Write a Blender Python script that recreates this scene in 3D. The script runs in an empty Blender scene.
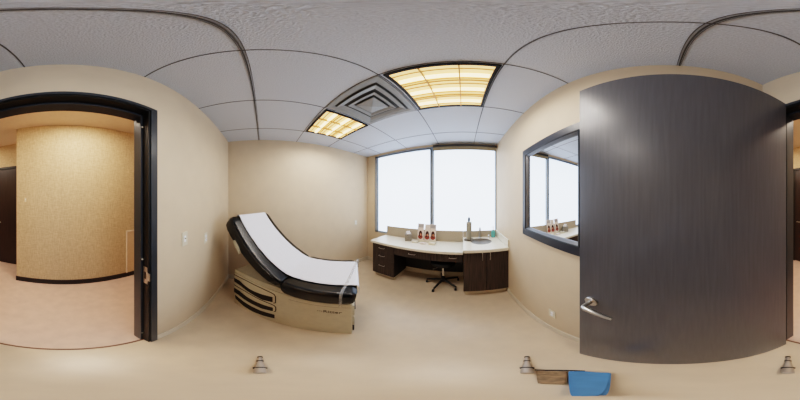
import bpy, bmesh, math, random
from mathutils import Vector, Matrix
random.seed(4)
C = bpy.context.scene.collection
PI = math.pi

# ------------------------------------------------------------------ dimensions (metres)
XL, XR = -2.03, 0.581            # wall behind the exam table / wall behind the door leaf
YD, YW = -0.574, 2.17            # doorway wall / window wall
ZC = 2.52                        # ceiling
CAM = 1.485
HF, HB, HC = -1.91, -2.52, 2.76  # hallway near wall, far wall, ceiling

# ------------------------------------------------------------------ materials
def nodes(name):
    m = bpy.data.materials.new(name); m.use_nodes = True
    nt = m.node_tree; b = nt.nodes['Principled BSDF']
    return m, nt, b

def lin(c):
    return tuple(((x/255)/12.92 if x/255 <= .04045 else (((x/255)+.055)/1.055)**2.4) for x in c) + (1,)

def mat(name, rgb, rough=.5, metal=0, spec=.5, noise=0, nscale=20, bump=0, bscale=60, stretch=(1,1,1), coat=0, bdist=.002):
    m, nt, b = nodes(name)
    b.inputs['Base Color'].default_value = lin(rgb)
    b.inputs['Roughness'].default_value = rough
    b.inputs['Metallic'].default_value = metal
    b.inputs['Specular IOR Level'].default_value = spec
    b.inputs['Coat Weight'].default_value = coat
    tc = nt.nodes.new('ShaderNodeTexCoord'); mp = nt.nodes.new('ShaderNodeMapping')
    mp.inputs['Scale'].default_value = stretch
    nt.links.new(tc.outputs['Object'], mp.inputs['Vector'])
    n = nt.nodes.new('ShaderNodeTexNoise'); n.inputs['Scale'].default_value = nscale
    n.inputs['Detail'].default_value = 4
    nt.links.new(mp.outputs['Vector'], n.inputs['Vector'])
    r = nt.nodes.new('ShaderNodeValToRGB')
    a = lin([max(0, x*(1-noise)) for x in rgb]); c = lin([min(255, x*(1+noise)) for x in rgb])
    r.color_ramp.elements[0].position = .3; r.color_ramp.elements[1].position = .7
    r.color_ramp.elements[0].color = a; r.color_ramp.elements[1].color = c
    nt.links.new(n.outputs['Fac'], r.inputs['Fac'])
    nt.links.new(r.outputs['Color'], b.inputs['Base Color'])
    if bump:
        n2 = nt.nodes.new('ShaderNodeTexNoise'); n2.inputs['Scale'].default_value = bscale
        n2.inputs['Detail'].default_value = 3
        nt.links.new(mp.outputs['Vector'], n2.inputs['Vector'])
        bp = nt.nodes.new('ShaderNodeBump'); bp.inputs['Strength'].default_value = bump
        bp.inputs['Distance'].default_value = bdist
        nt.links.new(n2.outputs['Fac'], bp.inputs['Height'])
        nt.links.new(bp.outputs['Normal'], b.inputs['Normal'])
    return m

def emis(name, rgb, strength, noise=0):
    m, nt, b = nodes(name)
    b.inputs['Base Color'].default_value = lin(rgb)
    b.inputs['Roughness'].default_value = .4
    b.inputs['Emission Color'].default_value = lin(rgb)
    b.inputs['Emission Strength'].default_value = strength
    return m

M = {}
M['wall'] = mat('wall_paint', (209,191,166), .6, noise=.012, nscale=6, bump=.15, bscale=220, spec=.3)
M['ceiling'] = mat('ceiling_tile_board', (204,210,219), .9, noise=.05, nscale=150, bump=.9, bscale=150, spec=.1, bdist=.006)
M['tbar'] = mat('ceiling_grid_metal', (95,95,98), .6, noise=.02)
M['floor'] = mat('sheet_vinyl', (206,188,165), .28, noise=.02, nscale=8, spec=.5, bump=.05, bscale=120)
M['cove'] = mat('cove_base_vinyl', (216,206,188), .4, noise=.02)
M['hallfloor'] = mat('hall_vinyl', (205,180,166), .45, noise=.03, nscale=9)
M['hallceil'] = mat('hall_ceiling_paint', (226,212,198), .8, noise=.01)
M['black_base'] = mat('black_vinyl_base', (32,29,30), .45, noise=.05)
M['frame'] = mat('door_frame_paint', (50,54,60), .36, noise=.04, nscale=12)
M['door'] = mat('dark_stained_veneer', (78,78,83), .36, noise=.05, nscale=14, stretch=(6,6,.35), bump=.08, bscale=40, coat=.12)
M['halldoor'] = mat('hall_door_veneer', (46,36,36), .4, noise=.12, nscale=10, stretch=(8,8,.4))
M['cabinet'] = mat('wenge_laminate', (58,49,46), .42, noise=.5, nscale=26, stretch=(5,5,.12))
M['cabinet_dark'] = mat('wenge_laminate_shadow', (36,31,30), .5, noise=.15, nscale=12, stretch=(6,6,.3))  # darker laminate copy for recessed parts, shade put into the colour
M['counter'] = mat('solid_surface_top', (228,222,206), .3, noise=.03, nscale=90, coat=.1)
M['splash'] = mat('solid_surface_upstand', (176,164,146), .35, noise=.04, nscale=80)
M['steel'] = mat('brushed_steel', (196,194,190), .28, metal=1, noise=.03)
M['chrome'] = mat('polished_chrome', (225,225,225), .12, metal=1)
M['alum'] = mat('window_aluminium', (158,170,182), .4, metal=.2, noise=.03)
M['alum_dark'] = mat('window_gasket', (60,66,74), .5, noise=.03)
M['shade'] = mat('roller_shade_fabric', (150,140,118), .8, noise=.05, nscale=60)
M['vinyl'] = mat('black_upholstery', (9,10,13), .26, noise=.06, nscale=14, bump=.2, bscale=25, coat=.15)
M['paper'] = mat('exam_paper', (222,224,232), .75, noise=.02, nscale=120, bump=.3, bscale=150)
M['cream'] = mat('cream_enamel', (200,192,170), .45, noise=.02)
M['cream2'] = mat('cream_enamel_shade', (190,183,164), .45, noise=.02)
M['slot'] = mat('dark_recess', (36,27,24), .6, noise=.05)
M['ink'] = mat('dark_ink', (48,42,38), .5)
M['ink2'] = mat('grey_ink', (140,130,112), .5)
M['plastic_w'] = mat('white_plastic', (214,206,186), .4, noise=.01)
M['plastic_b'] = mat('black_plastic', (28,27,28), .42, noise=.04)
M['tissue'] = mat('tissue', (244,244,246), .85, bump=.3, bscale=70)
M['box'] = mat('printed_carton', (140,132,120), .6, noise=.14, nscale=70)  # carton colour darkened to hold the shade of the window backlight
M['towel'] = mat('paper_towel', (156,152,140), .9, noise=.02, bump=.4, bscale=80)  # backlit greyness put into the base colour of the white roll
M['teal'] = mat('teal_soap', (96,170,166), .2, noise=.05, nscale=10, coat=.4)
M['leaf'] = mat('leaflet_card', (226,214,204), .5, noise=.05, nscale=30)
M['leafgrey'] = mat('leaflet_header', (176,170,168), .5, noise=.05)
M['red'] = mat('print_red', (146,66,52), .5, noise=.1, nscale=60)
M['skin'] = mat('print_skin', (208,140,108), .5, noise=.1, nscale=60)
M['hair'] = mat('print_dark', (58,30,26), .5, noise=.2, nscale=60)
M['vent'] = mat('diffuser_enamel', (150,152,152), .45, noise=.02)
M['vent_dark'] = mat('diffuser_gap', (70,70,70), .6)
M['fixture_black'] = mat('fixture_frame', (22,20,18), .5)
M['mirror_frame'] = mat('mirror_frame_wood', (50,52,60), .35, noise=.06, nscale=12, coat=.2)
M['basin'] = mat('satin_sink_steel', (112,104,94), .3, metal=.85, noise=.05)
M['silver'] = mat('dull_silver_leaf', (120,122,126), .4, metal=.7)
M['mirror'] = mat('mirror_glass', (246,248,250), .0, metal=1)
M['blue'] = mat('blue_nylon', (70,124,176), .6, noise=.06, nscale=12)
M['brown_cloth'] = mat('brown_nylon', (130,108,84), .7, noise=.2, nscale=40)
M['rubber'] = mat('black_rubber', (34,31,34), .6)
M['leg_metal'] = mat('dull_aluminium', (176,166,156), .45, metal=.1, noise=.03)
M['panel'] = mat('hall_panel_paint', (214,190,160), .5, noise=.04, nscale=60)
M['threshold'] = mat('threshold_strip', (112,78,62), .5, noise=.05)
M['tube'] = emis('lamp_tube', (255,228,176), 2.7)
M['lensback'] = emis('lamp_reflector', (255,210,142), 1.25)
M['blade'] = mat('louver_blade', (214,178,120), .4)
M['pane'] = emis('frosted_pane', (214,230,252), 2.5)  # glow put into the pane stands in for daylight outside
M['hallfill'] = emis('hall_fill', (255,238,218), 36)

# woven wallpaper
def wallpaper():
    m, nt, b = nodes('woven_wallpaper')
    b.inputs['Roughness'].default_value = .7
    tc = nt.nodes.new('ShaderNodeTexCoord')
    outs = []
    for sc in ((240,240,14),(14,14,240)):
        mp = nt.nodes.new('ShaderNodeMapping'); mp.inputs['Scale'].default_value = sc
        n = nt.nodes.new('ShaderNodeTexNoise'); n.inputs['Scale'].default_value = 1; n.inputs['Detail'].default_value = 3
        nt.links.new(tc.outputs['Object'], mp.inputs['Vector']); nt.links.new(mp.outputs['Vector'], n.inputs['Vector'])
        outs.append(n.outputs['Fac'])
    a = nt.nodes.new('ShaderNodeMath'); a.operation = 'ADD'
    nt.links.new(outs[0], a.inputs[0]); nt.links.new(outs[1], a.inputs[1])
    h = nt.nodes.new('ShaderNodeMath'); h.operation = 'MULTIPLY'; h.inputs[1].default_value = .5
    nt.links.new(a.outputs[0], h.inputs[0])
    r = nt.nodes.new('ShaderNodeValToRGB')
    r.color_ramp.elements[0].position = .38; r.color_ramp.elements[1].position = .62
    r.color_ramp.elements[0].color = lin((174,154,124)); r.color_ramp.elements[1].color = lin((210,190,158))
    nt.links.new(h.outputs[0], r.inputs['Fac']); nt.links.new(r.outputs['Color'], b.inputs['Base Color'])
    return m
M['wallpaper'] = wallpaper()

def clear_strap():
    m, nt, b = nodes('clear_plastic_strap')
    b.inputs['Base Color'].default_value = lin((205,205,205)); b.inputs['Roughness'].default_value = .15
    b.inputs['Alpha'].default_value = .25
    return m
M['strap'] = clear_strap()

# ------------------------------------------------------------------ mesh builder
class MB:
    def __init__(s): s.bm = bmesh.new()
    def _xf(s, vs, mtx):
        if mtx is not None: bmesh.ops.transform(s.bm, matrix=mtx, verts=vs)
    def box(s, x0, x1, y0, y1, z0, z1, bev=0, mtx=None, seg=2):
        r = bmesh.ops.create_cube(s.bm, size=1)
        vs = r['verts']
        bmesh.ops.scale(s.bm, vec=(x1-x0, y1-y0, z1-z0), verts=vs)
        bmesh.ops.translate(s.bm, vec=((x0+x1)/2, (y0+y1)/2, (z0+z1)/2), verts=vs)
        s._xf(vs, mtx)
        if bev:
            es = list({e for v in vs for e in v.link_edges})
            bmesh.ops.bevel(s.bm, geom=es, offset=bev, segments=seg, affect='EDGES', profile=.5)
        return s
    def tube(s, pts, rad, n=14, cap=True):
        """swept round tube; rad = number or one per point"""
        pts = [Vector(p) for p in pts]
        rs = rad if isinstance(rad, (list, tuple)) else [rad]*len(pts)
        rings = []; up = None
        for i, p in enumerate(pts):
            t = (pts[min(i+1, len(pts)-1)] - pts[max(i-1, 0)])
            if t.length < 1e-9: t = Vector((0,0,1))
            t.normalize()
            if up is None:
                up = Vector((0,0,1)) if abs(t.z) < .9 else Vector((1,0,0))
            a = t.cross(up).normalized(); bb = a.cross(t).normalized(); up = bb
            rings.append([s.bm.verts.new(p + (a*math.cos(2*PI*k/n) + bb*math.sin(2*PI*k/n))*rs[i]) for k in range(n)])
        for r0, r1 in zip(rings, rings[1:]):
            for k in range(n):
                s.bm.faces.new((r0[k], r0[(k+1)%n], r1[(k+1)%n], r1[k]))
        if cap:
            s.bm.faces.new(rings[0][::-1]); s.bm.faces.new(rings[-1])
        return s
    def lathe(s, prof, c=(0,0,0), n=32, axis='z', sx=1, sy=1):
        """prof = [(r,z)]"""
        rings = []
        for r, z in prof:
            ring = []
            for k in range(n):
                a = 2*PI*k/n
                v = Vector((r*math.cos(a)*sx, r*math.sin(a)*sy, z))
                if axis == 'x': v = Vector((v.z, v.x, v.y))
                if axis == 'y': v = Vector((v.x, v.z, v.y))
                ring.append(s.bm.verts.new(v + Vector(c)))
            rings.append(ring)
        for r0, r1 in zip(rings, rings[1:]):
            for k in range(n):
                s.bm.faces.new((r0[k], r0[(k+1)%n], r1[(k+1)%n], r1[k]))
        if prof[0][0] > 1e-4: s.bm.faces.new(rings[0][::-1])
        if prof[-1][0] > 1e-4: s.bm.faces.new(rings[-1])
        return s
    def prism(s, poly, a, b, plane='xz'):
        """polygon extruded along the third axis from a to b"""
        def P(p, q):
            if plane == 'xz': return (p[0], q, p[1])
            if plane == 'yz': return (q, p[0], p[1])
            return (p[0], p[1], q)
        v0 = [s.bm.verts.new(P(p, a)) for p in poly]; v1 = [s.bm.verts.new(P(p, b)) for p in poly]
        n = len(poly)
        s.bm.faces.new(v0); s.bm.faces.new(v1[::-1])
        for k in range(n):
            s.bm.faces.new((v0[k], v0[(k+1)%n], v1[(k+1)%n], v1[k]))
        return s
    def quadstrip(s, rows):
        """grid of points -> faces"""
        vv = [[s.bm.verts.new(p) for p in r] for r in rows]
        for a, b in zip(vv, vv[1:]):
            for k in range(len(a)-1):
                s.bm.faces.new((a[k], a[k+1], b[k+1], b[k]))
        return s
    def build(s, name, m, parent=None, smooth=False, loc=None):
        bmesh.ops.recalc_face_normals(s.bm, faces=s.bm.faces)
        me = bpy.data.meshes.new(name)
        if loc is not None:
            bmesh.ops.translate(s.bm, vec=[-c for c in loc], verts=s.bm.verts)
        s.bm.to_mesh(me); s.bm.free()
        me.materials.append(M[m])
        o = bpy.data.objects.new(name, me); C.objects.link(o)
        if loc is not None: o.location = loc
        if parent is not None: o.parent = parent
        if smooth:
            for p in me.polygons: p.use_smooth = True
            me.set_sharp_from_angle(angle=math.radians(38))
        return o

def tag(o, label, cat, group=None, kind=None):
    o['label'] = label; o['category'] = cat
    if group: o['group'] = group
    if kind: o['kind'] = kind
    return o
def thing(name, label, cat, loc=(0,0,0), rotz=0, group=None):
    o = bpy.data.objects.new(name, None); C.objects.link(o)
    o.location = loc; o.rotation_euler = (0,0,rotz)
    return tag(o, label, cat, group)
def struct(o, label=None):
    o['kind'] = 'structure'
    if label: o['label'] = label
    return o
def root(name, loc=(0,0,0)):
    o = bpy.data.objects.new(name, None); C.objects.link(o); o.location = loc; o['kind'] = 'structure'
    return o
def copy_tree(o, parent=None):
    c = o.copy(); C.objects.link(c)
    if parent: c.parent = parent
    for ch in list(o.children): copy_tree(ch, c)
    return c

# ------------------------------------------------------------------ room shell
T = .12
OX0, OX1, OZ = -.452, .446, 2.092     # doorway clear opening
o = MB().box(XL-T, XR+T, YD-.05, YW+T, -.1, 0).build('floor', 'floor'); struct(o, 'tan sheet vinyl floor of the exam room')
o = MB().box(XL-T, XR+T, YD-.0, YW+T, ZC, ZC+.1).build('ceiling', 'ceiling'); struct(o, 'white textured acoustic tile ceiling')
o = MB().box(XL-T, XL, YD, YW, 0, ZC).build('wall_left', 'wall'); struct(o, 'beige painted wall behind the exam table')
o = MB().box(XR, XR+T, YD-.13, YW+T, 0, ZC).build('wall_right', 'wall'); struct(o, 'beige painted wall with the framed mirror')
WX0, WX1, WZ0, WZ1 = -1.81, XR, .765, 2.485
mb = MB(); mb.box(XL-T, WX0, YW, YW+T, 0, ZC); mb.box(WX0, WX1, YW, YW+T, 0, WZ0); mb.box(WX0, WX1, YW, YW+T, WZ1, ZC)
struct(mb.build('wall_back', 'wall'), 'beige painted wall around the frosted window')
mb = MB()
mb.box(XL-T, OX0-.02, YD-.13, YD, 0, ZC); mb.box(OX1+.02, XR, YD-.13, YD, 0, ZC); mb.box(OX0-.02, OX1+.02, YD-.13, YD, OZ+.02, ZC)
struct(mb.build('wall_front', 'wall'), 'beige painted wall around the doorway')

# ceiling grid: thin dark reveals between the tiles
mb = MB()
g = .0035
for x in (-1.64, -1.035, -.425, .18):
    mb.box(x-g, x+g, YD, YW, ZC-.003, ZC+.004)
for y in (.54, 1.135, 1.75):
    mb.box(XL, XR, y-g, y+g, ZC-.003, ZC+.004)
mb.box(XL, XR, -.076, -.07, ZC-.004, ZC+.004); mb.box(XL, XR, -.064, -.061, ZC-.004, ZC+.004); mb.box(XL, XR, -.080, -.0785, ZC-.004, ZC+.004)
struct(mb.build('trim_1', 'tbar'), 'thin dark grid lines between the ceiling tiles')

# cove base along the walls
def cove(name, pts, label):
    mb = MB()
    for (x0, x1, y0, y1) in pts: mb.box(x0, x1, y0, y1, 0, .1, bev=.003)
    struct(mb.build(name, 'cove'), label)
cove('baseboard_left', [(XL, XL+.008, YD, YW)], 'pale cove base along the exam table wall')
cove('baseboard_right', [(XR-.008, XR, YD, 1.6)], 'pale cove base along the mirror wall')
cove('baseboard_front', [(XL+.008, OX0-.06, YD, YD+.008), (OX1+.06, XR-.008, YD, YD+.008)], 'pale cove base along the doorway wall')
cove('baseboard_back', [(XL+.008, 0, YW-.008, YW)], 'pale cove base under the window')

# doorway frame (door_1): casing, jambs, stop, head, strike plate, bumpers
d1 = root('door_1', (0, YD, 0)); d1['label'] = 'dark grey metal door frame of the open doorway'
def loc_build(mb, name, m, par, smooth=False):
    off = Vector((0,0,0)); p = par
    while p is not None: off += p.location; p = p.parent
    bmesh.ops.translate(mb.bm, vec=-off, verts=mb.bm.verts)
    return mb.build(name, m, par, smooth)
mb = MB()
for x0, x1 in ((OX0-.060, OX0-.012), (OX1+.012, OX1+.06)): mb.box(x0, x1, YD, YD+.014, 0, OZ+.012, bev=.002)
mb.box(OX0-.060, OX1+.065, YD, YD+.014, OZ+.012, OZ+.036, bev=.002)
loc_build(mb, 'casing', 'frame', d1)
mb = MB()
for x0, x1 in ((OX0-.02, OX0), (OX1, OX1+.02)): mb.box(x0, x1, YD-.13, YD+.004, 0, OZ)
mb.box(OX0-.02, OX1+.02, YD-.13, YD+.004, OZ, OZ+.02)
loc_build(mb, 'jamb', 'fixture_black', d1)
mb = MB()
for x0, x1 in ((OX0, OX0+.016), (OX1-.016, OX1)): mb.box(x0, x1, YD-.13, YD-.052, 0, OZ, bev=.002)
mb.box(OX0, OX1, YD-.13, YD-.052, OZ-.016, OZ, bev=.002)
loc_build(mb, 'door_stop', 'frame', d1)
mb = MB()
mb.box(OX0-.002, OX0+.0025, YD-.045, YD-.006, .91, 1.05, bev=.001); mb.box(OX0-.002, OX0+.006, YD-.008, YD+.017, .95, 1.01, bev=.001)
sp = loc_build(mb, 'strike_plate', 'steel', d1); sp['label'] = 'brushed steel strike plate'
mb = MB().box(OX0+.0015, OX0+.003, YD-.034, YD-.018, .95, 1.01); loc_build(mb, 'latch_hole', 'fixture_black', sp)
for zz in (.17, 1.1, 1.98):
    mb = MB().lathe([(.006,0),(.006,.004),(.003,.006)], (OX0+.006, YD-.052, zz), n=12, axis='y'); loc_build(mb, 'bumper', 'plastic_w', d1)

# threshold between the two floors
o = MB().box(OX0, OX1, YD-.056, YD-.04, -.002, .004).build('trim_2', 'threshold'); struct(o, 'thin brown threshold strip in the doorway')

# ------------------------------------------------------------------ hallway beyond the doorway
struct(MB().box(-2.6, 3.2, HB-.1, YD-.05, -.1, -.001).build('floor_hall', 'hallfloor'), 'rosy tan hallway floor')
struct(MB().box(-2.6, 3.2, HB-.1, YD-.13, HC, HC+.1).build('ceiling_hall', 'hallceil'), 'warm white hallway ceiling')
struct(MB().box(-2.6, .735, HF-.5, HF, 0, HC).build('wall_hall_near', 'wallpaper'), 'woven tan wallpapered hallway wall facing the doorway')
struct(MB().box(.735, 3.2, HB-.1, HB, 0, HC).build('wall_hall_far', 'wallpaper'), 'recessed tan wallpapered hallway wall')
struct(MB().box(-2.7, -2.6, HB-.1, YD-.13, 0, HC).build('wall_hall_left', 'wallpaper'))
struct(MB().box(3.2, 3.3, HB-.1, YD-.13, 0, HC).build('wall_hall_right', 'wallpaper'))
mb = MB(); mb.box(-2.6, OX0-.02, YD-.14, YD-.13, 0, HC); mb.box(OX1+.02, 3.2, YD-.14, YD-.13, 0, HC); mb.box(OX0-.02, OX1+.02, YD-.14, YD-.13, OZ+.02, HC)
struct(mb.build('wall_hall_back', 'wallpaper'))
mb = MB(); mb.box(-2.6, .742, HF, HF+.008, 0, .1); mb.box(.735, .743, HF-.6, HF+.008, 0, .1)
struct(mb.build('baseboard_hall', 'black_base'), 'black vinyl base along the tan hallway wall')
# dark hallway door
d2 = root('door_2', (1.14, HB, 0)); d2['label'] = 'dark stained door in the recessed hallway wall'
mb = MB().box(.80, 1.48, HB, HB+.03, .005, 2.16, bev=.003); loc_build(mb, 'door_leaf', 'halldoor', d2)
mb = MB()
for x0, x1 in ((.745, .80), (1.48, 1.535)): mb.box(x0, x1, HB, HB+.045, 0, 2.20, bev=.003)
mb.box(.745, 1.535, HB, HB+.045, 2.16, 2.215, bev=.003); loc_build(mb, 'door_casing', 'fixture_black', d2)
mb = MB().tube([(1.41, HB+.03, 1.0), (1.41, HB+.08, 1.0), (1.40, HB+.085, 1.0), (1.30, HB+.085, 1.0)], .009); loc_build(mb, 'handle', 'steel', d2, True)
# small hall items
t = thing('wall_panel', 'pale framed panel low on the tan hallway wall beside the door frame', 'panel', (-1.14, HF, .10))
MB().box(-.10, .10, 0, .012, 0, .83, bev=.003).build('panel_face', 'panel', t)
mb = MB(); mb.box(-.115, -.095, 0, .02, 0, .85, bev=.002); mb.box(.095, .115, 0, .02, 0, .85, bev=.002); mb.box(-.115, .115, 0, .02, .83, .85, bev=.002)
mb.build('panel_frame', 'hallceil', t)
t = thing('door_chime', 'tiny white button unit on the tan wallpapered hallway wall', 'doorbell', (.583, HF, 1.487))
MB().box(-.014, .014, 0, .012, -.03, .03, bev=.004).build('housing', 'plastic_w', t)
MB().lathe([(.006,0),(.006,.003),(.003,.005)], (0,.012,.005), n=14, axis='y').build('button', 'tissue', t)
# added hallway lamps, out of view above the doorway, that light the hall
hl = thing('ceiling_light', 'unseen warm ceiling light added to light the hallway beyond the doorway', 'light', (-.2, -1.2, HC))
MB().box(-.30, .30, -.25, .25, -.02, -.001, bev=.004).build('frame', 'plastic_w', hl)
MB().box(-.27, .27, -.22, .22, -.024, -.018).build('diffuser', 'hallfill', hl)
h2 = copy_tree(hl); h2.location = (1.9, -1.5, HC); h2['label'] = 'unseen warm ceiling light added at the far right of the hallway'

# ------------------------------------------------------------------ window
w = root('window_1', (-.6, YW, WZ0)); w['label'] = 'wide two-pane frosted window with a grey aluminium frame'
FY0, FY1 = YW+.012, YW+.07
mb = MB()
mb.box(WX0, WX0+.075, FY0, FY1, WZ0, WZ1, bev=.003); mb.box(WX1-.022, WX1, FY0, FY1, WZ0, WZ1, bev=.003)
mb.box(WX0, WX1, FY0, FY1, WZ1-.05, WZ1, bev=.003); mb.box(WX0, WX1, FY0, FY1, WZ0, WZ0+.04, bev=.003)
loc_build(mb, 'window_frame', 'alum', w)
mb = MB()
mb.box(WX0+.066, WX0+.074, FY0-.004, FY0+.01, WZ0, WZ1-.03); mb.box(WX0+.03, -.58, FY0-.004, FY0+.01, WZ1-.038, WZ1-.026)
mb.box(-.575, -.556, FY0-.02, FY0, WZ0, WZ1-.04)
loc_build(mb, 'gasket', 'alum_dark', w)
loc_build(MB().box(-.58, -.515, FY0-.012, FY1, WZ0+.03, WZ1-.04, bev=.003), 'mullion', 'alum', w)
p = loc_build(MB().box(WX0+.07, -.575, FY0+.03, FY0+.04, WZ0+.03, WZ1-.04), 'pane', 'pane', w); p['label'] = 'left frosted pane'
p = loc_build(MB().box(-.52, WX1-.015, FY0+.03, FY0+.04, WZ0+.03, WZ1-.04), 'pane', 'pane', w); p['label'] = 'right frosted pane'
t = thing('roller_shade', 'rolled-up tan roller shade above the right window pane', 'window shade', (0.025, YW-.03, 2.44))
MB().box(-.545, .545, -.02, .025, .0, .045, bev=.004).build('housing', 'vent_dark', t)
MB().tube([(-.54,0,-.018),(.54,0,-.018)], .026, n=18).build('fabric_roll', 'shade', t, True)
MB().box(-.54, .54, -.008, .004, -.062, -.04, bev=.002).build('bottom_rail', 'shade', t)

# ------------------------------------------------------------------ ceiling lights and diffuser
def troffer(name, label, cx, cy, w_, d_):
    t = thing(name, label, 'light', (cx, cy, ZC), group='square ceiling lights')
    hx, hy = w_/2, d_/2
    mb = MB()
    f = .021
    for (a,b,c,d) in ((-hx,hx,-hy,-hy+f),(-hx,hx,hy-f,hy),(-hx,-hx+f,-hy+f,hy-f),(hx-f,hx,-hy+f,hy-f)):
        mb.box(a,b,c,d,-.018,.0, bev=.001)
    mb.build('frame', 'fixture_black', t)
    MB().box(-hx+f, hx-f, -hy+f, hy-f, -.006, -.001).build('reflector', 'lensback', t)
    for k in (-1,0,1):
        y = k*(d_-.05)/3
        MB().tube([(-hx+.03, y+.02, -.007), (hx-.03, y+.02, -.007)], .019, n=12).build('tube', 'tube', t, True)
    mb = MB()
    for k in (-.5, .5):
        mb.box(k*2*hx/3-.0035, k*2*hx/3+.0035, -hy+f, hy-f, -.030, -.006)
        mb.box(-hx+f, hx-f, k*2*hy/3-.003, k*2*hy/3+.003, -.022, -.006)
    for k in (-1, 0, 1):
        y = k*(d_-.05)/3
        mb.box(-hx+f, hx-f, y-.055, y-.048, -.014, -.006); mb.box(-hx+f, hx-f, y+.052, y+.06, -.014, -.006)
    mb.build('louver', 'blade', t)
    for i in (-1, 0, 1):
        for j in (-1, 0, 1):
            ld = bpy.data.lights.new('lamp', 'SPOT'); ld.energy = 3.7; ld.color = (1, .965, .93); ld.spot_size = math.radians(178); ld.spot_blend = .6
            ld.shadow_soft_size = 0  # unseen spots added below the louver to strengthen the fixture's light
            lo = bpy.data.objects.new('lamp', ld); C.objects.link(lo); lo.parent = t; lo.location = (i*w_/3.4, j*d_/3.4, -.035)
    return t
troffer('ceiling_light', 'larger square ceiling light nearest the window and mirror wall', -.116, .838, .575, .575)
troffer('ceiling_light', 'square ceiling light left of the air vent, nearest the exam table wall', -1.335, .848, .57, .57)

t = thing('air_diffuser', 'grey square stepped air vent in the ceiling between the two lights', 'air vent', (-.728, .838, ZC))
def ring(mb, r0, z0, r1, z1):
    """pyramid frustum ring, outer half-size r0 at z0 to r1 at z1"""
    q = lambda r, z: [(-r,-r,z),(r,-r,z),(r,r,z),(-r,r,z)]
    a, b = [mb.bm.verts.new(v) for v in q(r0,z0)], [mb.bm.verts.new(v) for v in q(r1,z1)]
    for k in range(4): mb.bm.faces.new((a[k], a[(k+1)%4], b[(k+1)%4], b[k]))
mb = MB(); mb.box(-.29,.29,-.29,.29,-.0025,-.001); mb.build('backing', 'vent_dark', t)
mb = MB()
ring(mb, .296, -.002, .29, -.010); ring(mb, .29, -.010, .262, -.010); ring(mb, .262, -.010, .235, -.003)
mb.build('rim', 'vent', t)
for k, (a, b) in enumerate(((.222,.180),(.152,.118))):
    mb = MB(); ring(mb, a, -.020, b, -.004); ring(mb, a, -.020, a-.006, -.022); ring(mb, a-.006, -.022, b-.004, -.006)
    mb.build('vane', 'vent', t)
mb = MB(); ring(mb, .100, -.020, .093, -.025); ring(mb, .093, -.025, .0001, -.040); ring(mb, .100, -.020, .07, -.004); mb.build('center_cone', 'vent', t)

# ------------------------------------------------------------------ open door leaf
hx_, hy_ = .392, -.566
ang = math.atan2(.444-hx_, .345-hy_)          # small lean away from parallel
dl = thing('door_leaf', 'wide dark grey wood door swung open against the mirror wall', 'door', (hx_, hy_, .012), -ang)
L_ = .911
MB().box(0, .044, 0, L_, .006, 2.118, bev=.0015).build('slab', 'door', dl)
for s, fx in ((-1, 0.0), (1, .044)):
    hd = MB().lathe([(.0,0),(.030,0),(.030,.008),(.027,.011)] if s > 0 else [(.0,0),(.030,0),(.030,-.008),(.027,-.011)], (fx, L_-.066, .945), n=28, axis='x').build('handle', 'steel', dl, True)
    e = fx + s*(.062 if s < 0 else .045)
    y = L_-.066
    MB().tube([(fx+s*.01, y, .945), (e-s*.012, y, .945), (e-s*.003, y-.004, .945), (e, y-.014, .944), (e, y-.05, .940), (e, y-.09, .931), (e, y-.122, .922)],
              [.0105,.0105,.0115,.013,.0125,.010,.006], n=16).build('lever', 'steel', hd, True)
MB().box(.012, .032, L_-.001, L_+.0015, .89, 1.0).build('latch_plate', 'steel', dl)
for zz in (.2, 1.05, 1.9):
    MB().tube([(.044, -.004, zz-.05), (.044, -.004, zz+.05)], .006, n=12).build('hinge', 'steel', dl, True)

# ------------------------------------------------------------------ mirror
t = thing('wall_mirror', 'rectangular mirror in a dark frame with a silver inner edge on the right wall', 'mirror', (XR, .735, 1.565))
def pic_frame(mb, y0, y1, z0, z1, wd, x0, x1, xi):
    """mitred moulding; x0 wall side, x1 proud outer face, xi inner lip"""
    O = [(y0,z0),(y1,z0),(y1,z1),(y0,z1)]; I = [(y0+wd,z0+wd),(y1-wd,z0+wd),(y1-wd,z1-wd),(y0+wd,z1-wd)]
    b = mb.bm
    o0 = [b.verts.new((x0,)+p) for p in O]; o1 = [b.verts.new((x1,)+p) for p in O]
    i1 = [b.verts.new((xi,)+p) for p in I]; i0 = [b.verts.new((x0,)+p) for p in I]
    for k in range(4):
        j = (k+1)%4
        for A, B in ((o0,o1),(o1,i1),(i1,i0)): b.faces.new((A[k],A[j],B[j],B[k]))
mb = MB(); pic_frame(mb, -.365, .365, -.413, .413, .064, 0, -.028, -.026); mb.build('frame', 'mirror_frame', t)
mb = MB(); pic_frame(mb, -.306, .306, -.354, .354, .008, -.004, -.034, -.030); mb.build('outer_bead', 'plastic_b', t)
mb = MB(); pic_frame(mb, -.299, .299, -.347, .347, .016, -.004, -.028, -.012); mb.build('inner_bevel', 'silver', t)
MB().box(-.006, -.003, -.285, .285, -.333, .333).build('mirror_glass', 'mirror', t)

# ------------------------------------------------------------------ desk and sink cabinets
DX0, DX1 = -1.47, -.004
DY, SY = 1.70, 1.565
DZ, SZ = .755, .84
def handle(mb, x0, x1, y, z, horiz=True, ln=.1):
    r = .0042
    if horiz: mb.tube([(x0,y,z),(x0,y-.024,z),(x0+.004,y-.028,z),(x1-.004,y-.028,z),(x1,y-.024,z),(x1,y,z)], r, n=10)
    else: mb.tube([(x0,y,z),(x0,y-.024,z),(x0,y-.028,z+.004),(x0,y-.028,z+ln-.004),(x0,y-.024,z+ln),(x0,y,z+ln)], r, n=10)
    return mb
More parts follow.
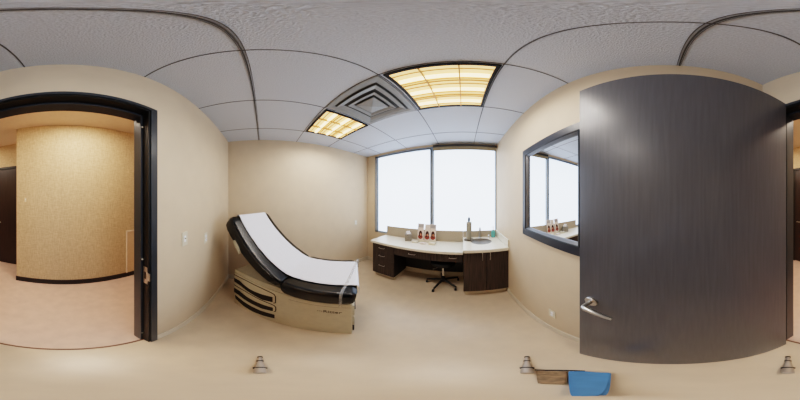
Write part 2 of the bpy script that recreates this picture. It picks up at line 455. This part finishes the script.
# pedestal
pc = thing('desk_pedestal', 'dark wood three-drawer pedestal at the left end of the desk', 'cabinet', (-1.25, DY, 0))
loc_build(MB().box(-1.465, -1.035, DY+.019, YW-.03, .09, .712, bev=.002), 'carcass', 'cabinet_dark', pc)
loc_build(MB().box(-1.445, -1.055, DY+.06, YW-.04, 0, .09), 'plinth', 'cove', pc)
for z0, z1, hz in ((.565,.708,.648), (.415,.561,.497), (.093,.411,.297)):
    dr = loc_build(MB().box(-1.463, -1.037, DY, DY+.018, z0, z1, bev=.0015), 'drawer', 'cabinet', pc)
    loc_build(handle(MB(), -1.315, -1.21, DY, hz), 'handle', 'steel', dr, True)
# kneehole apron and modesty panel
ap = thing('desk_apron', 'dark wood apron with two shallow drawers over the kneehole', 'desk', (-.52, DY, .58))
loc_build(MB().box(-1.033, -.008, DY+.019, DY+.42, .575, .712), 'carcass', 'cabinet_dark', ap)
for x0, x1, hx in ((-1.031,-.45,-.725), (-.27,-.01,-.14)):
    dr = loc_build(MB().box(x0, x1, DY, DY+.018, .577, .708, bev=.0015), 'drawer', 'cabinet', ap)
    loc_build(handle(MB(), hx-.05, hx+.05, DY, .653), 'handle', 'steel', dr, True)
loc_build(MB().box(-.447, -.273, DY+.002, DY+.018, .577, .708, bev=.0015), 'filler_panel', 'cabinet', ap)
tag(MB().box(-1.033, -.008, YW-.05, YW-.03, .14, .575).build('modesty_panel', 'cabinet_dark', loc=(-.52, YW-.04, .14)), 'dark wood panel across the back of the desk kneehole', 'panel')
# worktop + upstand
dt = thing('desk_worktop', 'long off-white desk worktop running below the frosted window', 'countertop', (-.74, 1.9, .715))
loc_build(MB().box(DX0-.03, DX1, DY-.025, YW-.021, .715, DZ, bev=.003), 'worktop', 'counter', dt)
loc_build(MB().box(DX0, DX1, YW-.02, YW-.001, .715, .95), 'backsplash', 'splash', dt)
# sink cabinet
sc = thing('sink_cabinet', 'dark wood two-door cabinet under the sink at the right', 'cabinet', (.29, SY, 0))
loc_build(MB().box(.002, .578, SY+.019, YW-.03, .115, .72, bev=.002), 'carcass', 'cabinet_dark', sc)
loc_build(MB().box(.02, .575, SY+.07, YW-.04, 0, .115), 'plinth', 'cove', sc)
for x0, x1, hx in ((.003,.289,.236), (.292,.578,.333)):
    dr = loc_build(MB().box(x0, x1, SY, SY+.018, .117, .798, bev=.0015), 'door', 'cabinet', sc)
    loc_build(handle(MB(), hx, hx, SY, .685, False, .1), 'handle', 'steel', dr, True)
# sink top with a round hole and a bowl
st = thing('sink_countertop', 'raised off-white countertop holding the sink at the right', 'countertop', (.29, 1.85, .80))
sx, sy, sr = .268, 1.900, .146
def holed(mb, x0, x1, y0, y1, z0, z1, cx, cy, rx, ry, n=40):
    out, inn = [], []
    for k in range(n):
        a = 2*PI*(k+.5)/n; c, s_ = math.cos(a), math.sin(a)
        inn.append((cx+rx*c, cy+ry*s_))
        tt = min((x1-cx)/c if c > 1e-9 else ((x0-cx)/c if c < -1e-9 else 9e9), (y1-cy)/s_ if s_ > 1e-9 else ((y0-cy)/s_ if s_ < -1e-9 else 9e9))
        out.append((cx+tt*c, cy+tt*s_))
    # snap nearest to real corners
    for cxn in ((x0,y0),(x1,y0),(x1,y1),(x0,y1)):
        i = min(range(n), key=lambda k: (out[k][0]-cxn[0])**2+(out[k][1]-cxn[1])**2); out[i] = cxn
    b = mb.bm
    V = lambda L, z: [b.verts.new((p[0],p[1],z)) for p in L]
    ot, it, ob, ib = V(out,z1), V(inn,z1), V(out,z0), V(inn,z0)
    for k in range(n):
        j = (k+1)%n
        b.faces.new((ot[k],ot[j],it[j],it[k])); b.faces.new((ob[k],ib[k],ib[j],ob[j]))
        b.faces.new((ot[k],ob[k],ob[j],ot[j])); b.faces.new((it[k],it[j],ib[j],ib[k]))
mb = MB(); holed(mb, -.004, .58, SY-.025, YW-.021, .80, SZ, sx, sy, sr, sr*.93); loc_build(mb, 'worktop', 'counter', st)
loc_build(MB().box(-.003, .58, YW-.02, YW-.001, .80, .95), 'backsplash', 'splash', st)
loc_build(MB().box(.563, .58, SY-.02, YW-.022, .841, .955, bev=.003), 'side_splash', 'counter', st)
snk = thing('sink_basin', 'round stainless steel sink bowl set in the raised countertop', 'sink', (sx, sy, SZ))
MB().lathe([(sr+.012,.001),(sr+.011,.004),(sr-.004,.004),(sr-.010,-.004),(sr-.018,-.03)], n=44, sy=.93).build('rim', 'basin', snk, True)
m_ = MB(); m_.lathe([(sr-.010,-.004),(sr-.02,-.035),(sr-.035,-.075),(sr-.075,-.098),(.025,-.104)], n=44, sy=.93); m_.build('bowl', 'basin', snk, True)
MB().lathe([(.024,-.1035),(.022,-.099),(.012,-.101),(.0001,-.101)], n=20).build('drain', 'chrome', snk, True)
f = thing('faucet', 'slim chrome gooseneck faucet standing behind the round sink', 'faucet', (.268, 2.085, SZ))
MB().lathe([(.022,0),(.022,.006),(.014,.012),(.012,.03)], n=24).build('base', 'chrome', f, True)
MB().tube([(0,0,.01),(0,0,.15),(0,-.008,.175),(0,-.03,.19),(0,-.055,.185),(0,-.07,.165),(0,-.072,.145)], [.014,.013,.012,.012,.012,.012,.012], n=14).build('spout', 'steel', f, True)
l2 = thing('soap_pump', 'small chrome pump standing on the counter right of the sink', 'soap dispenser', (.415, 2.03, SZ))
MB().lathe([(.018,0),(.018,.008),(.009,.014),(.008,.045),(.012,.05),(.012,.062),(.006,.068)], n=20).build('pump_body', 'chrome', l2, True)
MB().tube([(0,0,.058),(-.02,-.03,.062),(-.024,-.042,.055)], [.006,.005,.004], n=10).build('nozzle', 'chrome', l2, True)
s_ = thing('soap_bottle', 'teal plastic soap bottle in the window corner of the counter', 'soap bottle', (.500, 2.09, SZ))
MB().lathe([(.026,0),(.031,.006),(.032,.06),(.029,.085),(.016,.10),(.012,.105)], n=24, sx=1.05, sy=.75).build('bottle_body', 'teal', s_, True)
MB().lathe([(.012,.105),(.012,.118),(.005,.12),(.004,.142),(.009,.144),(.009,.152),(.004,.153)], n=16).build('pump_head', 'tissue', s_, True)
MB().tube([(0,0,.148),(-.025,-.012,.149),(-.032,-.016,.143)], .004, n=8).build('nozzle', 'tissue', s_, True)
# paper towel
pt = thing('paper_towel_holder', 'upright paper towel holder with black finial left of the sink', 'paper towel holder', (.088, 1.985, SZ))
MB().lathe([(.078,0),(.08,.004),(.078,.010),(.03,.014),(.008,.015)], n=36).build('base', 'basin', pt, True)
MB().tube([(0,0,.012),(0,0,.335)], .006, n=12).build('rod', 'plastic_b', pt, True)
MB().lathe([(.006,.300),(.016,.308),(.018,.335),(.016,.358),(.010,.374),(.002,.38)], n=18).build('finial', 'plastic_b', pt, True)
tr = MB().lathe([(.018,.016),(.040,.016),(.0405,.02),(.0405,.292),(.040,.296),(.018,.296)], n=32).build('paper_towel_roll', 'towel', loc=None, smooth=True)
s_.scale = (1.1, 1.1, 1.25)
tr.location = (.088, 1.985, SZ); tag(tr, 'white paper towel roll on the upright holder', 'paper towels')

# desk things
tb = thing('tissue_box', 'small grey patterned tissue box with a tissue sticking out', 'tissue box', (-.935, 2.03, DZ), .35)
MB().box(-.056, .056, -.056, .056, 0, .125, bev=.003).build('carton', 'box', tb)
MB().lathe([(.03,.1255),(.03,.1262),(.001,.1262)], n=24).build('opening', 'tissue', tb)
mb = MB(); rows = []
for i in range(7):
    z_ = .12 + i*.009; r_ = .018 + .012*math.sin(i*.55)
    rows.append([((r_+.007*math.sin(3*a+i))*math.cos(a)*1.3, (r_*.5+.005*math.cos(2*a+i))*math.sin(a), z_+.006*math.sin(2*a)) for a in [2*PI*k/16 for k in range(17)]])
mb.quadstrip(rows); mb.build('tissue', 'tissue', tb, True)

# three leaflets in a clear stand, printed with faces
def leaflet(name, label, x, y, w_, h_, rz, faces, header):
    t = thing(name, label, 'brochure', (x, y, DZ+.012), rz, 'brochures standing on the desk')
    tilt = Matrix.Rotation(-.16, 4, 'X')
    MB().box(-w_/2, w_/2, -.005, .005, 0, h_, bev=.001, mtx=tilt).build('card', 'leaf', t)
    MB().box(-w_/2+.006, w_/2-.006, -.0065, -.004, h_-.07, h_-.008, mtx=tilt).build('header', header, t)
    for fx in faces:
        def disc(mb, cx, cz, rx, rz_, yy):
            vs = [mb.bm.verts.new(tilt @ Vector((cx+rx*math.cos(2*PI*k/18), yy, cz+rz_*math.sin(2*PI*k/18)))) for k in range(18)]
            mb.bm.faces.new(vs)
        mb = MB(); disc(mb, fx, .070, .042, .042, -.0062); mb.build('printed_shirt', 'red', t)
        mb = MB(); disc(mb, fx, .125, .031, .055, -.0066); mb.build('printed_hair', 'hair', t)
        mb = MB(); disc(mb, fx+.005, .108, .014, .022, -.0070); mb.build('printed_face', 'skin', t)
    return t
leaflet('brochure', 'leftmost standing brochure with a grey header and red portrait print', -.725, 2.06, .112, .305, -.02, (0,), 'leafgrey')
leaflet('brochure', 'middle standing brochure with a red portrait print', -.606, 2.062, .092, .298, -.02, (0,), 'leaf')
leaflet('brochure', 'rightmost standing brochure with a red portrait print, by the window mullion', -.506, 2.066, .10, .300, -.02, (0,), 'leafgrey')
hd = thing('brochure_holder', 'low white holder base under the three standing brochures', 'brochure holder', (-.615, 2.06, DZ))
MB().box(-.175, .165, -.045, .045, 0, .011, bev=.003).build('tray', 'plastic_w', hd)
mb = MB(); mb.box(-.175, .165, -.045, -.041, .011, .035, bev=.001); mb.build('front_lip', 'plastic_w', hd)
for x, y, w_, h_, rz, lb in ((-.78, 1.965, .10, .030, .12, 'low stack of white cards on the desk nearest the tissue box'),
                            (-.635, 1.945, .09, .018, -.05, 'middle flat stack of white cards before the brochures'),
                            (-.485, 1.945, .10, .036, -.1, 'thicker white card stack on the desk before the rightmost brochure')):
    tag(MB().box(-w_/2, w_/2, -.035, .035, 0, h_, bev=.002).build('card_stack', 'leaf' if h_ < .03 else 'plastic_w'), lb, 'cards', 'card stacks before the brochures')
    o = bpy.context.scene.collection.objects[-1]; o.location = (x, y, DZ+.0005); o.rotation_euler = (0,0,rz)

# ------------------------------------------------------------------ stool
so = thing('rolling_stool', 'black rolling stool with five casters tucked under the desk', 'stool', (-.30, 1.885, 0))
MB().lathe([(.001,.515),(.17,.515),(.19,.505),(.195,.485),(.185,.46),(.15,.452),(.001,.45)][::-1], n=40).build('seat', 'plastic_b', so, True)
MB().box(-.1,.1,-.1,.1,.425,.452, bev=.006).build('seat_plate', 'plastic_b', so)
MB().tube([(0,0,.12),(0,0,.17)], .026, n=18).build('column_cover', 'plastic_b', so, True)
MB().tube([(0,0,.20),(0,0,.43)], .017, n=18).build('gas_lift', 'chrome', so, True)
MB().tube([(0,0,.41),(-.09,-.10,.40),(-.13,-.13,.395)], [.005,.005,.007], n=10).build('height_lever', 'steel', so, True)
MB().lathe([(.001,.145),(.034,.145),(.04,.12),(.04,.085),(.03,.075),(.001,.075)][::-1], n=24).build('hub', 'plastic_b', so, True)
for k in range(5):
    a = math.radians(-110 + 72*k)
    ca, sa = math.cos(a), math.sin(a)
    R_ = .255
    MB().tube([(ca*.02, sa*.02, .115), (ca*.12, sa*.12, .105), (ca*R_, sa*R_, .078)], [.022,.018,.014], n=12).build('leg', 'plastic_b', so, True)
    cb = MB(); cb.tube([(ca*R_, sa*R_, .075), (ca*R_, sa*R_, .05)], .007, n=10)
    cb.lathe([(.001,-.014),(.024,-.014),(.026,-.008),(.026,.008),(.024,.014),(.001,.014)], (ca*R_+.012*sa, sa*R_-.0, .0265), n=20, axis='x')
    cc = cb.build('caster', 'plastic_b', so, True)
    MB().lathe([(.001,-.019),(.020,-.019),(.023,-.0145)], (ca*R_+.012*sa, sa*R_, .0265), n=16, axis='x').build('wheel_cap', 'plastic_w', cc, True)

# ------------------------------------------------------------------ exam table (local x runs head(-) to foot(0), y away from the camera)
et = thing('exam_table', 'cream based exam table with raised black backrest and white paper strip', 'exam table', (-.60, .55, 0), math.atan2(.7604, .6494))
W_ = .665
def sweep_pad(name, st, m, parent, y0=-.014, y1=W_, rc=.036):
    """st: list of (t, z, thickness, end inset)"""
    mb = MB(); rings = []
    P = [Vector((a[0], a[1])) for a in st]
    for i, a in enumerate(st):
        tg = (P[min(i+1,len(P)-1)] - P[max(i-1,0)]).normalized()
        nn = Vector((tg.y, -tg.x)) if tg.x < 0 else Vector((-tg.y, tg.x))
        nn = -nn if nn.y < 0 and abs(nn.y) > .2 else nn
        th, ins = a[2], a[3]
        r = min(rc, th*.48 - 0)
        ring_ = []
        ya, yb = y0+ins, y1-ins
        top, bot = -ins*.6, -th + ins*.6
        for (cy, cd, a0) in ((ya+r, top-r, 180), (yb-r, top-r, 90), (yb-r, bot+r, 0), (ya+r, bot+r, -90)):
            for k in range(6):
                q = math.radians(a0 - k*18)
                yy = cy + r*math.cos(q); dd = cd + r*math.sin(q)
                ring_.append(mb.bm.verts.new((P[i].x + nn.x*dd, yy, P[i].y + nn.y*dd)))
        rings.append(ring_)
    n = len(rings[0])
    for r0, r1 in zip(rings, rings[1:]):
        for k in range(n): mb.bm.faces.new((r0[k], r0[(k+1)%n], r1[(k+1)%n], r1[k]))
    mb.bm.faces.new(rings[0]); mb.bm.faces.new(rings[-1][::-1])
    return mb.build(name, m, parent, True)
seat_st = [(.010,.735,.085,.055), (.006,.739,.105,.034), (-.004,.742,.120,.016), (-.022,.744,.13,.005), (-.05,.745,.135,0), (-.15,.742,.14,0), (-.30,.742,.142,0), (-.42,.748,.142,0),
           (-.50,.757,.135,.0), (-.53,.761,.12,.006), (-.545,.764,.10,.018)]
sweep_pad('seat_cushion', seat_st, 'vinyl', et)
back_st = [(-.545,.768,.085,.014), (-.565,.775,.10,.004), (-.62,.803,.112,0), (-.75,.885,.122,0), (-.88,.985,.135,0), (-1.0,1.092,.152,0), (-1.08,1.172,.165,0),
           (-1.135,1.235,.175,0), (-1.17,1.279,.172,.004), (-1.186,1.298,.155,.014), (-1.193,1.306,.12,.032)]
sweep_pad('back_cushion', back_st, 'vinyl', et)
# paper strip
path = [(-1.285,1.190),(-1.275,1.230),(-1.25,1.27),(-1.215,1.302),(-1.185,1.306),(-1.165,1.284),(-1.135,1.243),(-1.08,1.180),(-1.0,1.100),(-.88,.993),(-.75,.893),(-.62,.811),(-.565,.783),(-.50,.766),(-.42,.757),(-.30,.750),(-.15,.750),(-.045,.753),(-.004,.751),(.010,.742),(.014,.72),(.014,.655)]
path2 = []
for (a, b) in zip(path, path[1:]):
    for k in range(3): path2.append((a[0]+(b[0]-a[0])*k/3, a[1]+(b[1]-a[1])*k/3))
path2.append(path[-1])
rows = []
random.seed(7)
for (x, z_) in path2:
    ph = random.uniform(0, 6)
    rows.append([(x, .108+.465*k/24, z_+.0025+.0012*math.sin(k*1.7+ph)) for k in range(25)])
pp = MB().quadstrip(rows).build('paper_sheet', 'paper', None, True)
sol = pp.modifiers.new('sol', 'SOLIDIFY'); sol.thickness = .0015; sol.offset = 1
pp.location = (-.60, .55, 0); pp.rotation_euler = (0,0,math.atan2(.7604, .6494))
tag(pp, 'white exam paper strip laid along the black exam table cushion', 'exam paper')
# clear strap over the paper at the foot
sw = .011
def strapband(pts):
    mb = MB(); rows = [[(-.105+.13*y/W_-sw, y, z_), (-.105+.13*y/W_+sw, y, z_)] for y, z_ in pts]; return mb.quadstrip(rows)
o = strapband([(-.021,.60),(-.021,.72),(-.008,.748),(.03,.757),(.3,.760),(W_-.03,.757),(W_-.004,.75),(W_+.006,.72),(W_+.006,.62)]).build('strap', 'strap', et, True)
s2 = o.modifiers.new('sol', 'SOLIDIFY'); s2.thickness = .002
o['label'] = 'clear plastic paper strap'
# base
BY0, BY1 = .034, .615
bb = MB().box(-1.18, -.035, BY0, BY1, .002, .575, bev=.010, seg=3).build('base', 'cream', et, True)
MB().box(-1.16, -.05, BY0+.02, BY1-.02, 0, .03).build('plinth', 'slot', et)
MB().prism([(-1.175,.58),(-.04,.58),(-.04,.60),(-.44,.612),(-.62,.64),(-1.175,.615)], BY0+.01, BY1-.01).build('seat_frame', 'cream2', et)
MB().box(-.50, -.04, BY0-.0015, BY0+.004, .522, .5245).build('panel_seam', 'ink2', et)
# wavy vent slots on the near side, outlined
s1 = [(-1.176,.484),(-1.082,.492),(-1.009,.463),(-.931,.446),(-.86,.445),(-.767,.454),(-.652,.480),(-.652,.399),(-.767,.370),(-.86,.380),(-.964,.396),(-1.057,.420),(-1.172,.428)]
s2_ = [(-1.176,.311),(-1.082,.312),(-.964,.281),(-.86,.275),(-.75,.281),(-.649,.299),(-.649,.235),(-.767,.201),(-.9,.201),(-1.009,.210),(-1.095,.230),(-1.176,.235)]
s3 = [(-1.160,.184),(-1.009,.149),(-.9,.139),(-.785,.140),(-.632,.170),(-.632,.094),(-.75,.062),(-.88,.047),(-1.009,.058),(-1.150,.118)]
for pl in (s1, s2_, s3):
    MB().prism(pl, BY0-.003, BY0+.004).build('vent_slot', 'slot', et)
for ln in ([(-1.176,.541),(-.964,.554),(-.767,.550),(-.665,.541),(-.635,.530),(-.622,.507),(-.620,.45),(-.622,.405),(-.64,.388)],
           [(-1.176,.367),(-.964,.369),(-.803,.355),(-.668,.355),(-.635,.348),(-.620,.33),(-.618,.29),(-.622,.245),(-.636,.23)]):
    MB().tube([(a, BY0-.001, b) for a, b in ln], .0045, n=8).build('outline_groove', 'slot', et, True)
# lettering on the side
def text(body, name, m, parent, loc, rot, size, ext=.0008):
    cu = bpy.data.curves.new(name, 'FONT'); cu.body = body; cu.size = size; cu.extrude = ext; cu.align_x = 'LEFT'
    tmp = bpy.data.objects.new('tmp', cu); C.objects.link(tmp)
    dg = bpy.context.evaluated_depsgraph_get(); me = bpy.data.meshes.new_from_object(tmp.evaluated_get(dg))
    bpy.data.objects.remove(tmp); me.materials.clear(); me.materials.append(M[m]); me.name = name
    o = bpy.data.objects.new(name, me); C.objects.link(o); o.parent = parent; o.location = loc; o.rotation_euler = rot
    return o
text('Ritter', 'lettering', 'ink', et, (-.235, BY0-.002, .428), (PI/2, 0, 0), .055)
mb = MB()
for k in range(3): mb.box(-.275+k*.014, -.267+k*.014, BY0-.002, BY0+.002, .438, .448)
mb.build('emblem', 'ink2', et)
# foot end: step and drawer fronts
for z0, z1 in ((.36,.52),(.17,.34)):
    dr = MB().box(-.036, -.020, BY0+.03, BY1-.03, z0, z1, bev=.004).build('drawer', 'cream', et)
    MB().box(-.022, -.010, BY0+.18, BY1-.18, z1-.045, z1-.03, bev=.003).build('handle', 'plastic_b', dr)
MB().box(-.036, -.022, BY0+.03, BY1-.03, .05, .15, bev=.004).build('step_front', 'slot', et)
# back support and paper-roll bracket behind the raised backrest
mb = MB()
for y in (.14, .50): mb.tube([(-.62,y,.62), (-1.02,y,.95)], .013, n=10)
mb.build('back_support', 'leg_metal', et, True)
br = MB(); br.prism([(-1.115,1.045),(-1.095,1.05),(-1.03,.985),(-1.005,.925),(-1.02,.912),(-1.045,.945),(-1.09,.985)], -.03, .0)
br.build('roll_bracket', 'cream', et)
MB().tube([(-1.05,.02,.965),(-1.05,W_-.02,.965)], .028, n=16).build('roll_rod', 'cream2', et, True)
MB().box(-1.072,-1.03,.0,.012,.925,.96,bev=.004).build('release_handle', 'plastic_b', et)

# ------------------------------------------------------------------ switches and outlets
def plate(name, label, cat, loc, normal, kind):
    rz = {'+y': 0, '+x': -PI/2, '-x': PI/2}[normal]      # local +y is the wall normal
    t = thing(name, label, cat, loc, rz)
    MB().box(-.036, .036, .0, .006, -.058, .058, bev=.002).build('cover_plate', 'plastic_w', t)
    if kind == 'switch':
        MB().box(-.012, .012, .005, .0075, -.026, .026, bev=.001).build('surround', 'tissue', t)
        MB().box(-.005, .005, .006, .017, .0, .012, bev=.001).build('toggle', 'plastic_w', t)
    else:
        for z_ in (.020, -.020):
            MB().lathe([(.001,.0085),(.015,.0085),(.016,.006)], (0,0,z_), n=20, axis='y').build('socket', 'tissue', t, False)
            mb = MB()
            for x in (-.006, .006): mb.box(x-.0012, x+.0012, .0083, .0092, z_-.004, z_+.005)
            mb.build('slots', 'ink', t)
    return t
plate('light_switch', 'white light switch on the wall just beside the door frame', 'light switch', (-.805, YD, 1.175), '+y', 'switch')
plate('wall_outlet', 'white outlet on the doorway wall between switch and exam table', 'outlet', (-1.175, YD, 1.085), '+y', 'outlet')
plate('wall_outlet', 'white outlet on the wall behind the foot of the exam table', 'outlet', (XL, 1.80, 1.0), '+x', 'outlet')
plate('wall_outlet', 'white outlet low on the wall beneath the mirror', 'outlet', (XR, .69, .365), '-x', 'outlet')

# ------------------------------------------------------------------ tripod feet under the camera and the blue bag on the floor
def trileg(a_deg, label):
    a = math.radians(a_deg)                      # room azimuth from +Y toward +X
    t = thing('tripod_foot', label, 'tripod foot', (math.sin(a)*.515, math.cos(a)*.515, 0), -a-PI/2+PI, 'tripod feet standing on the floor')
    # local -x points outward; +x inward
    ax = lambda s_, z_: (s_, 0, z_)
    return t
for az, lb in ((-91.5, 'grey tripod foot with black rings on the floor before the exam table'),
               (28.65, 'grey tripod foot with black rings on the floor beside the blue bag'),
               (146.1, 'grey tripod foot with black rings on the floor before the doorway hinge side')):
    a = math.radians(az)
    rz = math.atan2(-math.cos(a), -math.sin(a))  # local +x points to the point under the camera
    t = thing('tripod_foot', lb, 'tripod foot', (math.sin(a)*.52, math.cos(a)*.52, 0), rz, 'tripod feet standing on the floor')
    MB().tube([(0,0,.0112),(.06,0,.014),(.15,0,.026),(.21,0,.038)], [.008,.010,.017,.017], n=20).build('leg', 'leg_metal', t, True)
    for x_, z_, r_ in ((.004,.013,.0105),(.055,.015,.0135),(.145,.0255,.0225)):
        MB().tube([(x_-.004,0,z_-.0005),(x_+.004,0,z_+.0005)], r_, n=22).build('ring', 'rubber', t, True)
    MB().lathe([(.001,0),(.012,0),(.012,.004),(.006,.008)], (.0,0,0), n=16).build('rubber_tip', 'rubber', t, True)
bg = thing('blue_bag', 'blue nylon bag with black trim lying on the floor beside the door', 'bag', (.19, .16, 0), math.atan2(.199-.121, .272-.283))
mb = MB(); mb.prism([(.247,.228),(.272,.199),(.281,.155),(.290,.126),(.045,.022),(.03,.026)], .002, .03, 'xy'); 
bmesh.ops.bevel(mb.bm, geom=list(mb.bm.edges), offset=.004, segments=2, affect='EDGES')
bmesh.ops.translate(mb.bm, vec=(-.19,-.16,0), verts=mb.bm.verts)
bg.rotation_euler = (0,0,0)
mb.build('body', 'blue', bg, True)
mb = MB(); mb.prism([(.186,.290),(.22,.256),(.245,.230),(.13,.124),(.105,.158)], .002, .024, 'xy')
bmesh.ops.bevel(mb.bm, geom=list(mb.bm.edges), offset=.004, segments=2, affect='EDGES')
bmesh.ops.translate(mb.bm, vec=(-.19,-.16,0), verts=mb.bm.verts); mb.build('pocket', 'brown_cloth', bg, True)
mb = MB(); mb.tube([(.188-.19,.298-.16,.02),(.228-.19,.262-.16,.024),(.262-.19,.222-.16,.026),(.276-.19,.196-.16,.02)], .006, n=10); mb.build('trim', 'rubber', bg, True)

# ------------------------------------------------------------------ camera, world, colour
cd = bpy.data.cameras.new('camera'); cam = bpy.data.objects.new('camera', cd); C.objects.link(cam)
cd.type = 'PANO'
try: cd.cycles.panorama_type = 'EQUIRECTANGULAR'
except Exception: pass
try: cd.panorama_type = 'EQUIRECTANGULAR'
except Exception: pass
cam.location = (0, 0, CAM); cam.rotation_euler = (PI/2, 0, math.radians(28.5)); cd.clip_start = .02
bpy.context.scene.camera = cam
wd = bpy.data.worlds.new('world'); bpy.context.scene.world = wd; wd.use_nodes = True
wd.node_tree.nodes['Background'].inputs[0].default_value = (.8,.9,1,1); wd.node_tree.nodes['Background'].inputs[1].default_value = .6
vs = bpy.context.scene.view_settings
vs.view_transform = 'Filmic'; vs.look = 'High Contrast'; vs.exposure = -0.08
bpy.context.scene.cycles.use_denoising = True
bpy.context.scene.cycles.max_bounces = 14; bpy.context.scene.cycles.diffuse_bounces = 8
